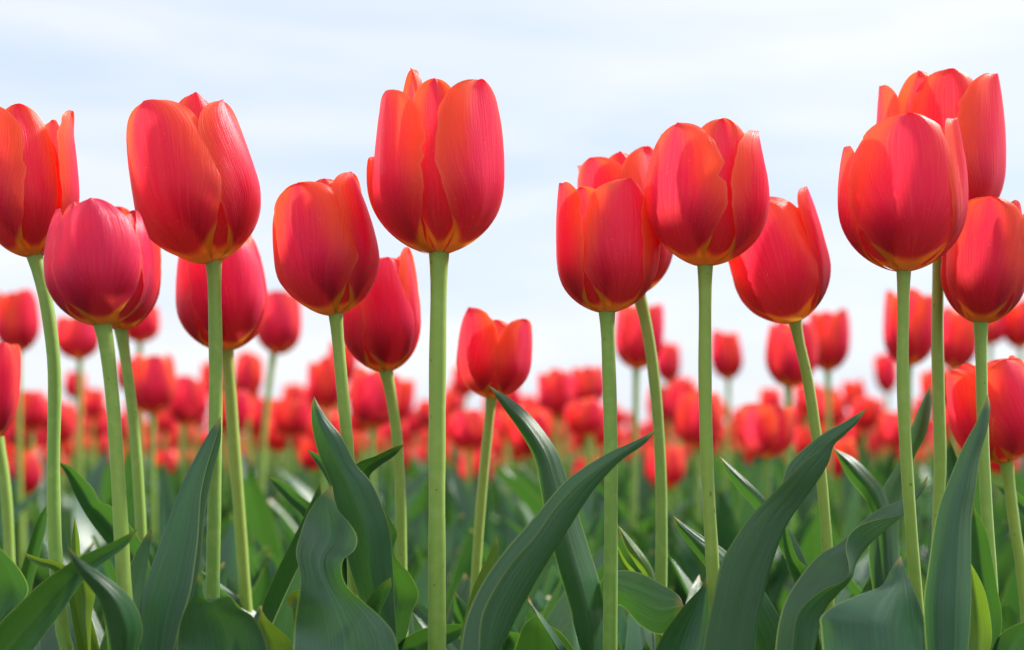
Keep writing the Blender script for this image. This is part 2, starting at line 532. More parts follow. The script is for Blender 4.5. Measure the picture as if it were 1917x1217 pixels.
def leaf(key, left, right, D, fold=0.0, tilt=0.0, mid=0.5, mat=None, n=46, m=13, wave=5.0, base=None, drop=0.0):
    """leaf blade lofted between two margins given from the tip downwards; D (tip, low) depth;
    fold: midrib set back (+) or forward (-) in px; tilt: right margin further away (px)"""
    root, foot = TULIPS[key]
    D0, D1 = D
    l = resample(left, n); r = resample(right, n)
    t = np.linspace(0, 1, n)
    Ds = D0 + (D1 - D0) * t
    s = 0.6 / FPX
    wid = np.linalg.norm(l - r, axis=1)
    wmax = max(wid.max(), 1)
    mids = (mid if isinstance(mid, tuple) else (mid, mid))
    Lp, Mp, Rp = [], [], []
    for i in range(n):
        k = wid[i] / wmax
        a = P(l[i][0], l[i][1], Ds[i] - tilt * 0.9 * s * k + wave * s * k * math.sin(9 * t[i]))
        c = P(r[i][0], r[i][1], Ds[i] + tilt * 0.9 * s * k + wave * s * k * math.sin(8 * t[i] + 2))
        fr = mids[0] + (mids[1] - mids[0]) * t[i]
        q = l[i] * (1 - fr) + r[i] * fr
        b = P(q[0], q[1], Ds[i] + 1.9 * fold * s * k)
        Lp.append(a); Mp.append(b); Rp.append(c)
    Lp, Mp, Rp = map(np.array, (Lp, Mp, Rp))
    # down to the foot of the plant
    ne = 14
    def extend(A, tgt):
        d = A[-1] - A[-5]; d = d / np.linalg.norm(d)
        ln = np.linalg.norm(tgt - A[-1])
        c1 = A[-1] + d * ln * 0.35; c2 = tgt + np.array([0, 0, ln * 0.35])
        e = []
        for q in np.linspace(0, 1, ne + 1)[1:]:
            e.append((1 - q) ** 3 * A[-1] + 3 * (1 - q) ** 2 * q * c1 + 3 * (1 - q) * q * q * c2 + q ** 3 * tgt)
        return np.vstack([A, e])
    ft = foot + np.array([0, 0, 0.004])
    dirw = Rp[-1] - Lp[-1]; dirw[2] = 0
    nd = np.linalg.norm(dirw)
    dirw = dirw / nd if nd > 1e-6 else np.array([1.0, 0, 0])
    off = np.cross(dirw, [0, 0, 1.0]) * 0.006 * (1 if fold > 0 else -1)
    Lp = extend(Lp, ft - dirw * 0.010); Rp = extend(Rp, ft + dirw * 0.010); Mp = extend(Mp, ft - off)
    nn = len(Lp)
    cen = (Lp + Rp) * 0.5
    ln = np.r_[0, np.cumsum(np.linalg.norm(np.diff(cen, axis=0), axis=1))]
    V, UV = [], []
    for i in range(nn):
        for u in np.linspace(0, 1, m):
            fr = mids[0] + (mids[1] - mids[0]) * min(i / (n - 1), 1)
            q = Lp[i] * (1 - u) * (1 - 2 * u) + Mp[i] * 4 * u * (1 - u) + Rp[i] * u * (2 * u - 1)
            lin = (Lp[i] * (1 - 2 * u) + Mp[i] * 2 * u) if u < 0.5 else (Mp[i] * (2 - 2 * u) + Rp[i] * (2 * u - 1))
            V.append(q * 0.5 + lin * 0.5 - foot)
            UV.append((u, ln[i] / ln[-1]))
    F = grid_faces(nn, m)
    link('leaf', make_mesh('leaf', V, F, UV, [mat or LEAF]), root)

def vleaf(key, far, keel, near, D, depth=0.4, mat=None, n=50, m=9):
    """leaf folded lengthwise: its keel and near half face us, the far half shows beyond the near margin"""
    root, foot = TULIPS[key]
    s = 0.6 / FPX
    A, K, B = resample(far, n), resample(keel, n), resample(near, n)
    t = np.linspace(0, 1, n)
    Ds = D[0] + (D[1] - D[0]) * t
    wf = np.maximum(np.linalg.norm(A - K, axis=1), 1)
    A3 = np.array([P(*A[i], Ds[i] + depth * s * wf[i]) for i in range(n)])
    K3 = np.array([P(*K[i], Ds[i]) for i in range(n)])
    B3 = np.array([P(*B[i], Ds[i] - depth * 0.8 * s * wf[i]) for i in range(n)])
    A3[0] = K3[0]; B3[0] = K3[0]
    ft = foot + np.array([0, 0, 0.004])
    def extend(X, tgt):
        d_ = X[-1] - X[-5]; d_ = d_ / np.linalg.norm(d_)
        ln = np.linalg.norm(tgt - X[-1])
        c1 = X[-1] + d_ * ln * 0.35; c2 = tgt + np.array([0, 0, ln * 0.35])
        return np.vstack([X] + [((1 - q) ** 3 * X[-1] + 3 * (1 - q) ** 2 * q * c1 + 3 * (1 - q) * q * q * c2 + q ** 3 * tgt)[None] for q in np.linspace(0, 1, 15)[1:]])
    A3 = extend(A3, ft + np.array([0, .008, 0])); K3 = extend(K3, ft + np.array([.008, 0, 0])); B3 = extend(B3, ft - np.array([0, .008, 0]))
    nn = len(A3); V, UV = [], []
    ln = np.r_[0, np.cumsum(np.linalg.norm(np.diff(K3, axis=0), axis=1))]
    for i in range(nn):
        a, k, b = A3[i], K3[i], B3[i]
        # rounded V: straight flanks with a soft keel
        bow = 0.10 * np.linalg.norm(a - b) * np.array([0, -1.0, 0.2])
        for u in np.linspace(-1, 1, 2 * m + 1):
            w1 = abs(u)
            e = a if u < 0 else b
            q = k * (1 - w1) + e * w1
            q = q + bow * (w1 * (1 - w1)) * (1.6 if u > 0 else -0.8)
            kk = max(0, 1 - w1 / 0.25) ** 2 * 0.10
            q = q * (1 - kk) + (a + b) * 0.5 * kk
            V.append(q - foot); UV.append((u * 0.5 + 0.5, ln[i] / ln[-1]))
    link('leaf', make_mesh('leaf', V, grid_faces(nn, 2 * m + 1), UV, [mat or LEAF]), root)

# ---------------------------------------------------------------- ground
def ground():
    n = 40
    xs = np.concatenate([-np.geomspace(600, 0.5, 20), np.geomspace(0.5, 600, 20)])
    V = [(x, y, 0) for y in xs for x in xs]
    me = make_mesh('ground', V, grid_faces(n, n), [(x, y) for (x, y, _) in V], [SOIL])
    o = link('ground', me)
    o['kind'] = 'structure'
ground()

# ---------------------------------------------------------------- front tulips
def d(az, **k):
    k['az'] = az
    return k
O = dict  # outer petals lie on layer 1, inner ones just inside
def inner(az, **k):
    k.setdefault('lay', 0.87); k['az'] = az
    return k

tulip('A', 'open red tulip cut by the left frame edge, one petal standing apart on its right', (64, 478), 192, 186,
      [(64, 476), (76, 520), (90, 585), (102, 700), (100, 880), (104, 1040), (118, 1190), (126, 1260)], 0.615, -8,
      [d(-42, hw=60, hs=0.98), d(96, hw=38, hs=0.97, op=0.36, tip=4), d(190, hw=55),
       inner(22, hw=46, hs=1.0, close=0.3), inner(140, hw=50, hs=0.97), inner(-110, hw=50)], sw=24)
tulip('B', 'small squat crimson tulip with whitish sheen, in front of the open tulip', (191, 606), 370, 196,
      [(191, 604), (200, 650), (210, 740), (220, 880), (230, 1060), (238, 1240)], 0.565, -4,
      [d(14, hw=58, hs=1.0), d(-82, hw=52, hs=0.95), d(125, hw=55, hs=0.94),
       inner(-38, hw=45, hs=0.97), inner(80, hw=50, hs=0.9), inner(190, hw=50, hs=.93)], sw=26, close=0.34)
tulip('B2', 'pink tulip half hidden behind the small squat crimson tulip, yellow under its base', (226, 616), 392, 136,
      [(226, 612), (236, 680), (250, 790), (260, 920), (264, 1060)], 0.70, 3,
      [d(40, hw=58), d(-70, hw=55), d(165, hw=55), inner(-15, hw=50), inner(105, hw=50), inner(225, hw=50)], sw=20)
tulip('C', 'large glowing tulip leaning left with a shiny upright petal on its right', (400, 488), 188, 246,
      [(400, 486), (402, 560), (404, 700), (402, 900), (398, 1100), (396, 1240)], 0.61, -15,
      [d(-24, hw=58, hs=1.0, side=2), d(68, hw=41, hs=0.95, op=0.05, tip=4), d(190, hw=58, hs=.98),
       inner(30, hw=44, hs=0.96, lay=.86), inner(135, hw=50, hs=.98), inner(-100, hw=50)], sw=25, close=0.18)
tulip('D', 'pink tulip tucked behind the stem of the large left leaning tulip', (424, 654), 432, 172,
      [(424, 652), (430, 720), (438, 830), (448, 960), (460, 1130), (466, 1240)], 0.74, -5,
      [d(25, hw=58), d(-80, hw=56), d(140, hw=55), inner(-30, hw=50), inner(85, hw=50), inner(205, hw=50)], sw=22, close=.22)
tulip('E', 'red tulip left of the tallest centre flower, its right petal lifted above the rest', (628, 586), 338, 198,
      [(628, 584), (634, 650), (642, 740), (652, 850), (658, 980), (662, 1150)], 0.615, -10,
      [d(-20, hw=62, hs=.97), d(72, hw=50, hs=1.03), d(185, hw=55, hs=.96),
       inner(28, hw=44, hs=0.99), inner(130, hw=50, hs=.95), inner(-105, hw=50, hs=.9, op=.1)], sw=22, close=.17)
tulip('F', 'pink tulip with an orange petal tip, behind the flower left of centre', (722, 693), 472, 152,
      [(722, 691), (732, 740), (744, 830), (750, 940), (752, 1090), (754, 1240)], 0.70, -5,
      [d(22, hw=58, hs=.97), d(-72, hw=55, hs=1.0), d(128, hw=52, hs=1.0), inner(-25, hw=50), inner(66, hw=30, hs=1.05, op=.22, lay=.95, side=0), inner(195, hw=50)], sw=20, close=.25)
tulip('G', 'tallest tulip in the centre with two broad front petals parted down the middle', (822, 472), 158, 250,
      [(822, 470), (821, 560), (819, 700), (818, 900), (818, 1100), (818, 1260)], 0.60, -1,
      [d(-54, hw=50, hs=.97, tip=3.3), d(56, hw=50, hs=1.0, tip=3.6), d(180, hw=58, hs=.98),
       inner(6, hw=30, hs=1.0, lay=.82, edge=.03), inner(-38, hw=26, hs=1.08, lay=.66), inner(122, hw=50, hs=.98), inner(-114, hw=30, hs=.64, lay=1.05, edge=.02)], sw=31, close=.14)
tulip('H', 'small tulip with a parted top standing low, just right of the tallest stem', (920, 743), 578, 146,
      [(920, 741), (914, 800), (905, 890), (896, 1000), (888, 1130), (884, 1240)], 0.74, 4,
      [d(-42, hw=56, hs=1.0), d(50, hw=52, hs=.92), d(180, hw=55, hs=.9), inner(4, hw=42, hs=.86), inner(115, hw=48, hs=.86), inner(-115, hw=48, hs=.9)], sw=18, close=.12)
tulip('I', 'tulip with an orange edged front petal, in front of another flower right of centre', (1136, 582), 333, 192,
      [(1136, 580), (1139, 660), (1143, 800), (1144, 960), (1143, 1120), (1142, 1260)], 0.61, -1,
      [d(24, hw=62, hs=1.0), d(-80, hw=56, hs=.99), d(140, hw=58, hs=.93),
       inner(-36, hw=44, hs=.94, lay=.84), inner(86, hw=44, hs=.88, lay=1.06, op=.12), inner(195, hw=50, hs=.93)], sw=25, close=.16)
tulip('J', 'tulip behind the orange edged one, only its petal tips and curved stem showing', (1194, 548), 286, 180,
      [(1194, 546), (1206, 590), (1220, 670), (1232, 790), (1238, 930), (1238, 1090), (1238, 1240)], 0.69, -9,
      [d(-38, hw=58, hs=.97), d(40, hw=56, hs=1.0), d(165, hw=55, hs=1.0), inner(-100, hw=40, hs=1.0, op=.12), inner(100, hw=48, hs=.96), inner(0, hw=44)], sw=21, close=.15)
tulip('K', 'plump tulip on a thick straight stem right of centre, centre seam wide open', (1320, 494), 226, 236,
      [(1320, 492), (1320, 580), (1320, 720), (1324, 880), (1334, 1060), (1342, 1240)], 0.60, 1,
      [d(-40, hw=54, hs=.99), d(64, hw=49, hs=.95), d(185, hw=60, hs=1.03),
       inner(16, hw=46, hs=1.0, lay=.85), inner(125, hw=50, hs=.97), inner(-110, hw=50, hs=.96)], sw=24, close=.24)
tulip('L', 'tulip leaning left on a slanting stem with one lone petal spike on the right', (1488, 600), 365, 192,
      [(1488, 598), (1496, 640), (1512, 710), (1530, 830), (1542, 940), (1550, 1060), (1552, 1240)], 0.67, -17,
      [d(-18, hw=66, hs=.99), d(62, hw=26, hs=.98, op=.26, tip=5, side=0, lay=.98), d(200, hw=52, hs=.92),
       inner(60, hw=40, hs=.82), inner(140, hw=42, hs=.8), inner(-95, hw=50, hs=.94)], sw=20, close=.14)
tulip('M', 'tulip facing the viewer with one wide crimson petal, in front of the rightmost tall flower', (1692, 504), 222, 232,
      [(1692, 502), (1691, 580), (1690, 700), (1696, 850), (1708, 1020), (1722, 1200), (1726, 1260)], 0.595, 0,
      [d(-4, hw=68, hs=1.0, tip=3.6), d(112, hw=55, hs=.96), d(-118, hw=56, hs=.9),
       inner(66, hw=30, hs=.98, lay=1.02, op=.16, tip=4), inner(180, hw=50, hs=.95), inner(-62, hw=46, hs=.9, lay=.86)], sw=22, close=.22)
tulip('N', 'highest tulip at the right, spread orange petals rising behind the wide crimson one', (1758, 446), 138, 240,
      [(1760, 444), (1757, 500), (1755, 620), (1757, 740), (1760, 860), (1757, 960), (1754, 1240)], 0.655, 2,
      [d(50, hw=60, hs=.99, tip=2.4), d(-85, hw=38, hs=.97, op=.06), d(170, hw=55, hs=1.02),
       inner(-8, hw=46, hs=.99, lay=.9), inner(-48, hw=36, hs=1.0, lay=.82), inner(110, hw=50, hs=1.0)], sw=22, close=.14)
tulip('O', 'deep red tulip cut by the right frame edge below the highest flower', (1836, 602), 372, 158,
      [(1836, 600), (1837, 680), (1840, 800), (1846, 940), (1856, 1090), (1864, 1240)], 0.635, 5,
      [d(-18, hw=64, hs=.99), d(88, hw=54, hs=.97), d(200, hw=55),
       inner(44, hw=42, hs=1.0, lay=.92), inner(140, hw=50), inner(-100, hw=50, hs=.95)], sw=21, close=.14)
tulip('P', 'low tulip at the right edge with a yellow orange petal, behind a pointed leaf', (1884, 862), 674, 168,
      [(1884, 860), (1890, 910), (1900, 990), (1914, 1080), (1926, 1240)], 0.70, -12,
      [d(22, hw=60, hs=1.0), d(-72, hw=54, hs=.98), d(140, hw=55), inner(-30, hw=48, hs=.95), inner(85, hw=48), inner(200, hw=48)], sw=20, close=.2)
tulip('Q', 'low pink tulip almost wholly outside the left frame edge', (-18, 822), 636, 88,
      [(-6, 820), (6, 880), (14, 960), (18, 1060), (20, 1200)], 0.76, 4,
      [d(30, hw=58), d(-80, hw=55), d(150, hw=55), inner(-25, hw=50), inner(90, hw=50), inner(210, hw=50)], sw=20, close=.2)

# ---------------------------------------------------------------- leaves of the front tulips (margins from the tip down)
leaf('B', [(259, 990), (228, 1006), (196, 1022), (150, 1042), (112, 1066), (74, 1094), (36, 1130), (0, 1166), (-40, 1215)],
     [(259, 990), (244, 1014), (222, 1034), (186, 1060), (158, 1085), (138, 1112), (104, 1162), (60, 1220), (30, 1260)], (0.545, 0.56), fold=26, tilt=-10)
leaf('B', [(127, 1022), (134, 1046), (147, 1073), (168, 1100), (186, 1126), (197, 1166), (204, 1230)],
     [(127, 1022), (148, 1044), (172, 1062), (221, 1096), (252, 1130), (267, 1178), (256, 1230)], (0.525, 0.545), fold=-26, tilt=20)
leaf('A', [(-50, 985), (-60, 1030), (-70, 1090), (-70, 1150), (-60, 1230)],
     [(-50, 985), (0, 1026), (30, 1057), (50, 1088), (52, 1112), (30, 1142), (-5, 1180), (-20, 1230)], (0.575, 0.585), fold=18, tilt=12)
vleaf('C', [(413, 780), (413, 826), (398, 890), (386, 950), (381, 990), (376, 1060), (366, 1116), (344, 1170), (330, 1225)],
      [(413, 780), (392, 806), (372, 838), (334, 909), (296, 1004), (266, 1080), (252, 1130), (256, 1225)],
      [(413, 780), (408, 808), (399, 836), (386, 880), (377, 922), (374, 962), (371, 1010), (366, 1052), (357, 1110), (338, 1170), (325, 1225)], (0.60, 0.575), depth=0.3)
leaf('C', [(371, 1072), (366, 1090), (362, 1112), (346, 1142), (336, 1170), (328, 1225)],
     [(371, 1072), (379, 1092), (380, 1114), (394, 1128), (412, 1119), (432, 1117), (447, 1138), (472, 1153), (492, 1182), (506, 1225)], (0.565, 0.56), fold=22, tilt=-14, mid=0.4)
leaf('B2', [(106, 862), (124, 888), (142, 930), (166, 972), (196, 1012), (232, 1060), (246, 1120)],
     [(106, 862), (130, 872), (150, 889), (174, 914), (188, 940), (208, 948), (242, 982), (272, 1030), (284, 1080), (280, 1120)], (0.66, 0.66), fold=26, tilt=-10)
leaf('B', [(140, 966), (135, 1000), (133, 1040), (136, 1090), (144, 1140), (156, 1200)],
     [(140, 966), (148, 1005), (152, 1040), (168, 1070), (178, 1110), (172, 1150), (170, 1200)], (0.60, 0.595), fold=14, mat=LEAF_Y)
leaf('A', [(42, 1033), (60, 1040), (80, 1046), (100, 1050), (140, 1070), (160, 1120)],
     [(42, 1033), (58, 1050), (76, 1060), (96, 1066), (120, 1090), (130, 1130)], (0.605, 0.61), fold=8, mat=LEAF_Y)
leaf('Q', [(92, 935), (70, 975), (50, 1030), (36, 1090), (34, 1160)],
     [(92, 935), (86, 990), (74, 1040), (60, 1100), (56, 1160)], (0.72, 0.73), fold=10)
leaf('D', [(490, 1142), (483, 1160), (482, 1180), (488, 1225)],
     [(490, 1142), (502, 1160), (522, 1178), (544, 1200), (552, 1230)], (0.57, 0.57), fold=10, mid=0.35, mat=LEAF_Y)
# centre-left clump
leaf('E', [(588, 742), (583, 762), (585, 804), (599, 857), (616, 900), (628, 945), (640, 990), (650, 1046), (668, 1110), (690, 1180)],
     [(588, 742), (610, 780), (639, 817), (665, 868), (696, 905), (718, 954), (730, 992), (735, 1046), (738, 1104), (742, 1190)], (0.60, 0.605), fold=-16, tilt=-14, mid=(0.45, 0.5), wave=8)
leaf('E', [(622, 908), (598, 930), (576, 962), (562, 1000), (554, 1036), (562, 1076), (560, 1112), (552, 1160), (548, 1225)],
     [(622, 908), (630, 950), (655, 980), (669, 1006), (664, 1030), (643, 1048), (640, 1072), (650, 1098), (680, 1126), (710, 1152), (738, 1186), (748, 1225)], (0.585, 0.555), fold=20, tilt=-16, mid=0.5, wave=34)
leaf('E', [(758, 832), (736, 838), (702, 854), (668, 868), (648, 900), (640, 960), (640, 1040)],
     [(758, 832), (738, 854), (712, 872), (694, 888), (690, 904), (680, 940), (672, 1000), (668, 1050)], (0.62, 0.64), fold=18, tilt=10)
leaf('E', [(574, 841), (588, 862), (606, 888), (624, 930), (634, 1000)],
     [(574, 841), (594, 850), (614, 866), (640, 900), (654, 980)], (0.64, 0.64), fold=6)
leaf('F', [(498, 890), (516, 912), (540, 940), (566, 966), (600, 1020), (640, 1100)],
     [(498, 890), (528, 902), (560, 926), (590, 950), (630, 1000), (680, 1090)], (0.70, 0.70), fold=14)
leaf('F', [(600, 900), (560, 985), (532, 1040), (506, 1095), (490, 1140), (500, 1200)],
     [(600, 900), (604, 960), (598, 1040), (590, 1110), (584, 1200)], (0.69, 0.68), fold=24)
leaf('F', [(716, 945), (706, 990), (700, 1060), (706, 1140), (722, 1225)],
     [(716, 945), (732, 975), (744, 1000), (737, 1028), (744, 1048), (768, 1076), (784, 1112), (772, 1146), (764, 1180), (750, 1225)], (0.635, 0.63), fold=24, tilt=-12, wave=8)
leaf('F', [(732, 1080), (716, 1092), (696, 1112), (680, 1140), (676, 1180)],
     [(732, 1080), (732, 1100), (722, 1124), (710, 1150), (706, 1190)], (0.575, 0.58), fold=12)
leaf('G', [(880, 1168), (840, 1169), (795, 1176), (765, 1190), (745, 1206), (738, 1230)],
     [(880, 1168), (862, 1190), (836, 1208), (800, 1222), (780, 1240), (770, 1250)], (0.625, 0.63), fold=14)
leaf('E', [(536, 1120), (540, 1132), (548, 1144), (550, 1180)],
     [(536, 1120), (548, 1108), (560, 1104), (566, 1120), (566, 1180)], (0.62, 0.62), fold=8, mat=LEAF_Y)
# centre
vleaf('G', [(1232, 800), (1198, 821), (1137, 849), (1084, 881), (1048, 911), (1000, 968), (948, 1027), (904, 1089), (873, 1157), (861, 1225)],
      [(1232, 800), (1208, 832), (1160, 868), (1112, 925), (1072, 990), (1028, 1062), (990, 1130), (964, 1180), (940, 1225)],
      [(1232, 800), (1222, 812), (1172, 842), (1128, 872), (1084, 904), (1039, 951), (1000, 1006), (957, 1054), (922, 1107), (900, 1159), (896, 1225)], (0.575, 0.555))
leaf('G', [(930, 1002), (915, 1038), (888, 1094), (872, 1148), (864, 1180), (860, 1225)],
     [(930, 1002), (934, 1030), (934, 1070), (922, 1120), (910, 1170), (900, 1225)], (0.60, 0.595), fold=10, mat=LEAF_Y)
leaf('I', [(914, 721), (938, 758), (970, 803), (1000, 858), (1012, 915), (1024, 985), (1044, 1060), (1064, 1130), (1088, 1225)],
     [(914, 721), (958, 748), (1000, 785), (1040, 840), (1060, 890), (1076, 940), (1104, 1030), (1123, 1092), (1134, 1160), (1131, 1225)], (0.645, 0.63), fold=-20, tilt=14, mid=0.45)
leaf('I', [(1281, 1136), (1262, 1164), (1238, 1188), (1200, 1172), (1165, 1135), (1140, 1140), (1130, 1180)],
     [(1281, 1136), (1270, 1114), (1244, 1097), (1200, 1073), (1160, 1068), (1130, 1080), (1110, 1130)], (0.62, 0.64), fold=-7, tilt=10)
leaf('K', [(1322, 1080), (1312, 1100), (1287, 1127), (1269, 1149), (1243, 1184), (1222, 1225)],
     [(1322, 1080), (1326, 1108), (1328, 1145), (1324, 1180), (1320, 1225)], (0.595, 0.585), fold=14, tilt=10)
leaf('J', [(1156, 982), (1186, 1014), (1216, 1054), (1227, 1086), (1226, 1130)],
     [(1156, 982), (1170, 1022), (1190, 1056), (1210, 1086), (1216, 1130)], (0.66, 0.66), fold=-8, mat=LEAF_Y)
leaf('J', [(1150, 1010), (1172, 1050), (1196, 1078), (1212, 1110)],
     [(1150, 1010), (1160, 1050), (1180, 1084), (1200, 1120)], (0.665, 0.665), fold=8, mat=LEAF_Y)
leaf('K', [(1260, 965), (1268, 990), (1287, 1018), (1313, 1050), (1340, 1090)],
     [(1260, 965), (1288, 985), (1318, 1005), (1350, 1024), (1380, 1050)], (0.62, 0.63), fold=-14)
leaf('L', [(1346, 853), (1356, 876), (1380, 914), (1415, 955), (1450, 1010), (1500, 1100)],
     [(1346, 853), (1384, 886), (1430, 930), (1450, 955), (1490, 1010), (1530, 1100)], (0.68, 0.68), fold=-10, tilt=-10)
leaf('H', [(1016, 1143), (984, 1166), (972, 1190), (958, 1230)],
     [(1016, 1143), (1022, 1166), (1050, 1184), (1082, 1225)], (0.64, 0.65), fold=12, mat=LEAF)
leaf('H', [(950, 1180), (940, 1200), (938, 1230)],
     [(950, 1180), (980, 1192), (1000, 1230)], (0.66, 0.66), fold=12)
# right
vleaf('K', [(1623, 763), (1586, 787), (1542, 811), (1498, 846), (1474, 872), (1464, 902), (1452, 940), (1420, 985), (1390, 1030), (1362, 1100), (1345, 1225)],
      [(1623, 763), (1608, 790), (1580, 818), (1563, 836), (1556, 866), (1540, 898), (1500, 952), (1476, 992), (1455, 1052), (1440, 1110), (1429, 1162), (1420, 1230)],
      [(1623, 763), (1606, 786), (1572, 812), (1530, 845), (1500, 868), (1470, 900), (1437, 933), (1400, 972), (1371, 1015), (1349, 1055), (1339, 1098), (1331, 1135), (1322, 1176), (1312, 1230)], (0.58, 0.565), depth=0.35)
vleaf('M', [(1737, 889), (1720, 912), (1690, 935), (1646, 953), (1606, 983), (1572, 1016), (1528, 1043), (1493, 1086), (1469, 1127), (1456, 1174), (1450, 1225)],
      [(1737, 889), (1734, 910), (1716, 936), (1690, 968), (1672, 986), (1632, 1022), (1606, 1056), (1596, 1086), (1576, 1112), (1548, 1150), (1530, 1225)],
      [(1737, 889), (1732, 908), (1714, 930), (1689, 964), (1650, 971), (1612, 982), (1590, 1000), (1583, 1025), (1589, 1058), (1588, 1080), (1570, 1093), (1545, 1102), (1508, 1130), (1488, 1166), (1482, 1225)], (0.625, 0.585), depth=0.5)
leaf('M', [(1686, 1039), (1666, 1070), (1650, 1097), (1606, 1114), (1562, 1134), (1536, 1155), (1536, 1176), (1540, 1225)],
     [(1686, 1039), (1697, 1072), (1714, 1110), (1727, 1146), (1736, 1184), (1738, 1225)], (0.575, 0.56), fold=-19, tilt=6, mid=0.52)
leaf('O', [(1849, 738), (1830, 786), (1803, 836), (1778, 895), (1759, 944), (1748, 993), (1738, 1061), (1729, 1132), (1734, 1225)],
     [(1849, 738), (1854, 760), (1849, 802), (1834, 856), (1827, 914), (1819, 973), (1818, 1061), (1818, 1140), (1812, 1225)], (0.575, 0.56), fold=-22, tilt=18, mid=0.6)
leaf('O', [(1822, 945), (1816, 990), (1816, 1060), (1824, 1130), (1838, 1225)],
     [(1822, 945), (1840, 980), (1852, 1014), (1866, 1096), (1876, 1160), (1866, 1225)], (0.60, 0.60), fold=14)
leaf('O', [(1815, 1050), (1810, 1100), (1810, 1160), (1814, 1230)],
     [(1815, 1050), (1838, 1092), (1850, 1132), (1857, 1190), (1850, 1230)], (0.585, 0.585), fold=10, mat=LEAF_Y)
leaf('P', [(1960, 1150), (1917, 1164), (1890, 1175), (1866, 1196), (1850, 1240)],
     [(1960, 1150), (1950, 1180), (1930, 1210), (1910, 1240), (1900, 1260)], (0.60, 0.60), fold=12)
leaf('P', [(1860, 905), (1884, 934), (1910, 960), (1950, 1010), (1960, 1080)],
     [(1860, 905), (1890, 912), (1925, 940), (1970, 990), (1990, 1070)], (0.75, 0.75), fold=10)
leaf('N', [(1742, 718), (1722, 760), (1706, 800), (1682, 865), (1655, 910), (1636, 960), (1626, 1040), (1640, 1140)],
     [(1742, 718), (1744, 765), (1733, 816), (1714, 852), (1694, 900), (1684, 950), (1684, 1040), (1700, 1140)], (0.72, 0.70), fold=-14, tilt=10)
leaf('L', [(1560, 838), (1574, 868), (1592, 900), (1620, 936), (1640, 990), (1640, 1080)],
     [(1560, 838), (1602, 860), (1640, 898), (1656, 920), (1670, 970), (1680, 1080)], (0.70, 0.70), fold=-12)
leaf('N', [(1776, 818), (1772, 850), (1774, 900), (1780, 980), (1780, 1080)],
     [(1776, 818), (1788, 848), (1798, 880), (1810, 960), (1820, 1080)], (0.68, 0.68), fold=10)
leaf('L', [(1470, 975), (1466, 1010), (1474, 1060), (1490, 1100), (1500, 1160)],
     [(1470, 975), (1480, 1010), (1494, 1046), (1514, 1068), (1524, 1110), (1530, 1160)], (0.64, 0.64), fold=12)

# lower leaves of the same plants, standing behind the stalks
rl = random.Random(77)
for key in list(TULIPS):
    root, foot = TULIPS[key]
    for q in range(3):
        V, F, UV = blade(rl.uniform(.20, .285), rl.uniform(.036, .052), R_(rl.uniform(15, 165)), rl.uniform(74, 88), rl.uniform(5, 60),
                         rl.uniform(-45, 45), rl.uniform(.2, .7), rl.randrange(9999), n=26, m=9)
        link('leaf', make_mesh('leaf', V, F, UV, [LEAF]), root)

# ---------------------------------------------------------------- middle-distance tulips, each placed where the photograph shows it
BACK = 'red tulips just behind the front rows'
rng = random.Random(7)
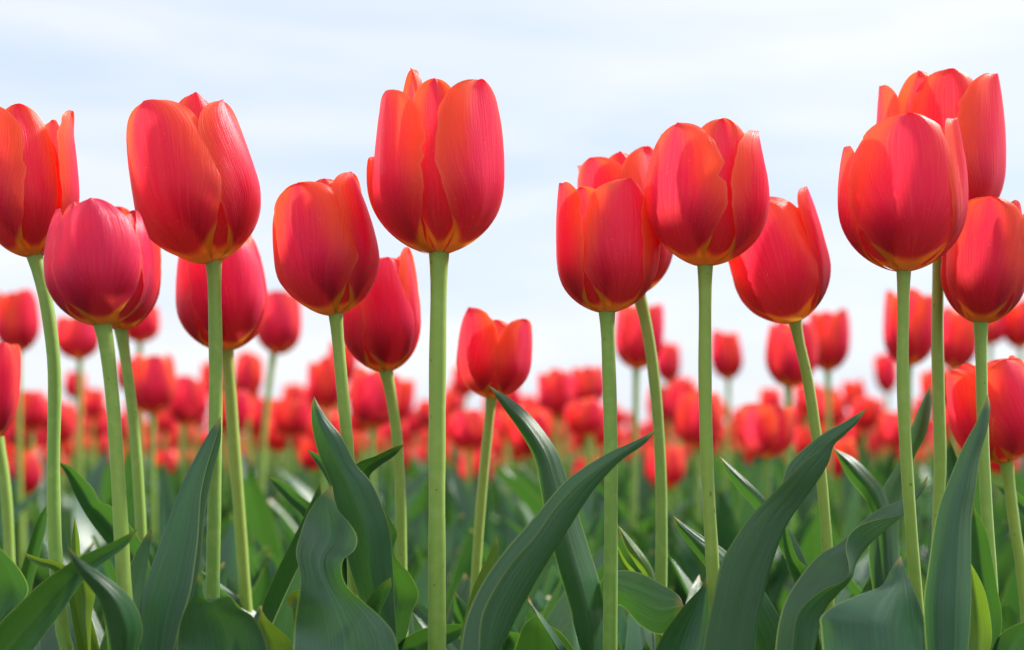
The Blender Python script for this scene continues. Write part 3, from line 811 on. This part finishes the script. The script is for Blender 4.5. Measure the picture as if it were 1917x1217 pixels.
# cx, top, base y, width, label
MID = [
 (30, 538, 660, 84, 'blurred red tulip at the left edge, beneath the open tulip and left of its stem'),
 (145, 586, 672, 84, 'small blurred red tulip on a thin bluish stem below the squat crimson tulip'),
 (262, 566, 640, 78, 'dark red tulip mostly hidden behind the yellow based pink tulip'),
 (285, 660, 774, 90, 'blurred pink tulip low between the yellow green stem and the tall left stem'),
 (350, 706, 796, 76, 'blurred pink red tulip low, just left of the tall left stem'),
 (520, 540, 662, 92, 'blurred orange red tulip between the tucked pink tulip and the red tulip left of centre'),
 (464, 658, 746, 58, 'small blurred red tulip low between two stems left of centre'),
 (608, 670, 766, 70, 'blurred red tulip just left of the stem of the flower left of centre'),
 (640, 640, 720, 60, 'blurred pink tulip peeking from behind a stem left of centre'),
 (700, 690, 800, 96, 'blurred orange red tulip beneath the pink tulip with the orange tip'),
 (745, 706, 792, 60, 'blurred crimson tulip right beside the thin stem left of the centre stalk'),
 (558, 772, 842, 56, 'small blurred red tulip above the upright leaf left of centre'),
 (856, 716, 768, 38, 'tiny blurred red tulip just right of the thick centre stalk'),
 (880, 766, 842, 70, 'blurred red tulip below the small parted tulip'),
 (1038, 692, 782, 66, 'blurred red tulip alone against the sky right of the small parted tulip'),
 (1000, 752, 806, 50, 'little blurred red tulip beside the tip of the curved centre leaf'),
 (1095, 746, 816, 76, 'blurred pink tulip left of the straight stem right of centre'),
 (1196, 562, 690, 96, 'blurred crimson tulip framed between the straight stem and the plump tulip'),
 (1250, 640, 716, 50, 'small blurred crimson tulip beside the curved stem right of centre'),
 (1275, 710, 800, 62, 'blurred red tulip low on the left of the plump tulip stem'),
 (1310, 728, 838, 96, 'blurred orange tulip crossed by the stem of the plump tulip'),
 (1360, 616, 710, 64, 'blurred red tulip right of the plump tulip stem, clear against the sky'),
 (1435, 752, 856, 108, 'wide blurred red tulip low between plump tulip stem and slanting stem'),
 (1483, 600, 724, 100, 'blurred orange edged tulip below the left leaning one'),
 (1552, 576, 694, 84, 'blurred red tulip right of the slanting stem, notched at the top'),
 (1600, 710, 770, 46, 'small blurred red tulip low left of the stem of the wide crimson tulip'),
 (1705, 540, 684, 104, 'blurred dark red tulip between the two tall stems at right'),
 (1660, 660, 736, 44, 'little blurred crimson tulip left of the stem of the wide crimson tulip'),
 (1792, 575, 692, 80, 'blurred red tulip directly left of the deep red tulip stem'),
 (1856, 575, 645, 60, 'blurred red tulip under the deep red tulip at the right edge'),
 (1906, 560, 652, 62, 'blurred pink red tulip cut off by the right frame edge, beneath the deep red tulip'),
 (45, 750, 842, 72, 'blurred pinkish tulip low at the far left beside the open tulip stem'),
 (112, 752, 832, 58, 'blurred pale red tulip right of the open tulip stem, low in the field'),
 (180, 765, 822, 46, 'small blurred red tulip left of the squat crimson tulip stem'),
 (1560, 735, 800, 52, 'blurred red tulip low, right of the slanting stem'),
 (470, 752, 816, 48, 'small blurred orange tulip low between the tall left stem and the centre clump'),
]
def rand_petals(r, low=False):
    a0 = r.uniform(-60, 60)
    ps = []
    for k in range(3):
        ps.append(d(a0 + 120 * k + r.uniform(-10, 10), hw=r.uniform(52, 62), hs=r.uniform(.92, 1.02), op=r.choice([0, 0, .06, .14]), seed=r.randrange(9999)))
    for k in range(3):
        ps.append(inner(a0 + 60 + 120 * k + r.uniform(-10, 10), hw=r.uniform(44, 52), hs=r.uniform(.92, 1.02), op=r.choice([0, 0, .06]), seed=r.randrange(9999)))
    return ps
for i, (cx, ty, by, wd, lab) in enumerate(MID):
    real = rng.uniform(0.050, 0.056)
    D = real / wd * FPX
    D = max(0.95, min(D, 3.6))
    lean = rng.uniform(-7, 7)
    fy = 845 + (CAMZ / D) * FPX
    dx = rng.uniform(-12, 12) * wd / 80
    bx = cx - math.sin(R_(lean)) * (by - ty) * 0.5
    st = [(bx, by - 2), (bx + dx * .3, by + (fy - by) * .25), (bx + dx, by + (fy - by) * .6)]
    if i == 5: st = [(512, 660), (500, 760), (490, 900)]
    key = 'mid%d' % i
    root, foot = tulip(key, lab, (bx, by), ty, wd * .97, st, D, lean, rand_petals(rng), sw=0.0062 / D * FPX, group=BACK,
                       close=rng.uniform(.1, .24), res=0.5, tint=rng.choice([.2, .4, .6, .85]))
    for q in range(3):
        V, F, UV = blade(rng.uniform(.20, .28), rng.uniform(.035, .05), rng.uniform(0, 6.28), rng.uniform(70, 86), rng.uniform(5, 60), rng.uniform(-40, 40), rng.uniform(.2, .7), rng.randrange(9999), n=14, m=7)
        link('leaf', make_mesh('leaf', V, F, UV, [LEAF]), root)

# ---------------------------------------------------------------- the field behind
def plant_arrays(seed, np_t, np_u, nleaf, stem_ns=6, ln=8, lm=5, hgt=None):
    """whole tulip as one mesh: returns V,F,UV,mat index (0 petal,1 stem,2 leaf)"""
    r = random.Random(seed)
    Hs = hgt or (r.uniform(.31, .42) if r.random() < .72 else r.uniform(.265, .31))
    Vs, Fs, Us, Ms, off = [], [], [], [], 0
    def add(V, F, UV, mi):
        nonlocal off
        Vs.append(V); Fs.append(np.asarray(F) + off); Us.append(UV); Ms.append(np.full(len(F), mi)); off += len(V)
    bx, by = r.uniform(-.02, .02), r.uniform(-.02, .02)
    path = resample([(bx, by, Hs), (bx * .8, by * .5, Hs * .6), (0, 0, 0)], 7)
    add(*tube(path, np.full(7, .0032), stem_ns), 1)
    ax = np.array([r.uniform(-.15, .15), r.uniform(-.15, .15), 1])
    M = frame_from_axis(ax)
    ht, rd, cl = r.uniform(.056, .07), r.uniform(.024, .029), r.uniform(.08, .26)
    for kw in rand_petals(r):
        kw = dict(kw); kw.setdefault('close', cl); kw.update(nt_=np_t, nu=np_u)
        V, F, UV = petal(ht, rd, **kw)
        add(V @ M.T + np.array([bx, by, Hs]), F, UV, 0)
    for q in range(nleaf):
        add(*blade(r.uniform(.22, .315), r.uniform(.035, .05), r.uniform(0, 6.28), r.uniform(74, 90), r.uniform(0, 50), r.uniform(-40, 40), r.uniform(.2, .7), r.randrange(9999), n=ln, m=lm), 2)
    return np.vstack(Vs), np.vstack(Fs), np.vstack(Us), np.concatenate(Ms)

rs = random.Random(21)
spots = []
dd = 1.75
DENS = 31.0
while dd < 26:
    step = 0.09 if dd < 6 else 0.09 * dd / 6
    half = dd * 0.38 + 0.45
    dens = DENS if dd < 6 else DENS * (6 / dd) ** 1.15
    if dd < 2.6: dens *= 0.8
    cnt = dens * step * 2 * half
    for _ in range(int(cnt) + (rs.random() < cnt % 1)):
        spots.append((rs.uniform(-half, half), dd + rs.uniform(0, step)))
    dd += step
spots.sort(key=lambda p: p[1])
NEAR, PARTED = 230, 120
seen = [p for p in spots if abs(p[0]) < 0.372 * p[1]]
near_spots = seen[:NEAR]
near_set = set(near_spots)
rest = [p for p in spots if p not in near_set]
variants = []
for k in range(12):
    V, F, UV, MI = plant_arrays(500 + k, 11, 7, 3)
    whole = make_mesh('field_tulip', V, F, UV, [PETAL, STEM, LEAF], MI)
    pieces = []
    leaf_f = F[MI == 2].reshape(3, -1, 4)
    for nm, fs, mt in [('flower', F[MI == 0], PETAL), ('stem', F[MI == 1], STEM)] + [('leaf', lf, LEAF) for lf in leaf_f]:
        ids, inv = np.unique(fs, return_inverse=True)
        pieces.append((nm, make_mesh(nm, V[ids], inv.reshape(fs.shape), UV[ids], [mt])))
    variants.append((whole, pieces))
for i, (x, y) in enumerate(near_spots):
    whole, pieces = variants[i % 12 if i < 12 else rs.randrange(12)]
    tintv = rs.uniform(.1, 1.0)
    if i < PARTED:
        o = bpy.data.objects.new('tulip', None)
        o.empty_display_size = 0.02
        COL.objects.link(o)
        for nm, me in pieces:
            link(nm, me, o).color = (tintv, 0, 0, 1)
    else:
        o = link('tulip', whole)
    o.color = (tintv, 0, 0, 1)
    o.location = (x, y, 0)
    o.scale = (rs.uniform(.9, 1.05), rs.uniform(.9, 1.05), rs.uniform(.76, .90) if y < 2.5 else rs.uniform(.82, 1.03))
    o.rotation_euler = (0, 0, rs.uniform(0, 6.28))
    o['label'] = 'out of focus red tulip in the crowded rows far behind the front flowers'
    o['category'] = 'tulip'
    o['group'] = 'blurred red tulips of the rows far behind'

def merged(name, items, mats, kind):
    Vs, Fs, Us, Ms, off = [], [], [], [], 0
    for (V, F, UV, MI) in items:
        Vs.append(V); Fs.append(F + off); Us.append(UV); Ms.append(MI); off += len(V)
    me = make_mesh(name, np.vstack(Vs), np.vstack(Fs), np.vstack(Us), mats, np.concatenate(Ms))
    o = link(name, me); o['kind'] = 'stuff'
    o.color = (.5, 0, 0, 1)
    return o

low = [plant_arrays(900 + k, 6, 4, 3, stem_ns=4, ln=5, lm=3) for k in range(14)]
items = []
for (x, y) in rest:
    V, F, UV, MI = low[rs.randrange(14)]
    a = rs.uniform(0, 6.28); s = rs.uniform(.82, 1.05)
    c, n_ = math.cos(a), math.sin(a)
    wdn = 1.0 if y < 8 else 1.25
    Mx = np.array([[c * wdn, -n_ * wdn, 0], [n_ * wdn, c * wdn, 0], [0, 0, s]])
    items.append((V @ Mx.T + np.array([x, y, 0]), F, UV, MI))
fo = merged('tulip_field', items, [PETAL, STEM, LEAF], 'stuff')
fo['label'] = 'far rows of red tulips melting into a red band along the horizon'
fo['category'] = 'tulips'

items = []
dd = 0.70
while dd < 3.4:
    half = dd * 0.40 + 0.3
    for _ in range(int((100 if dd < 1.2 else 56) * 0.1 * 2 * half) + 1):
        x, y = rs.uniform(-half, half), dd + rs.uniform(0, .1)
        for q in range(4):
            V, F, UV = blade(rs.uniform(.18, .33 if dd > 1.15 else .27), rs.uniform(.034, .055), rs.uniform(0, 6.28), rs.uniform(74, 90), rs.uniform(0, 55), rs.uniform(-50, 50), rs.uniform(.2, .8), rs.randrange(9999), n=12, m=5)
            items.append((V + np.array([x, y, 0]), np.asarray(F), UV, np.zeros(len(F), int)))
    dd += 0.1
fo = merged('tulip_foliage', items, [LEAF], 'stuff')
fo['label'] = 'dense dark green mass of tulip leaves behind the front stems'
fo['category'] = 'foliage'
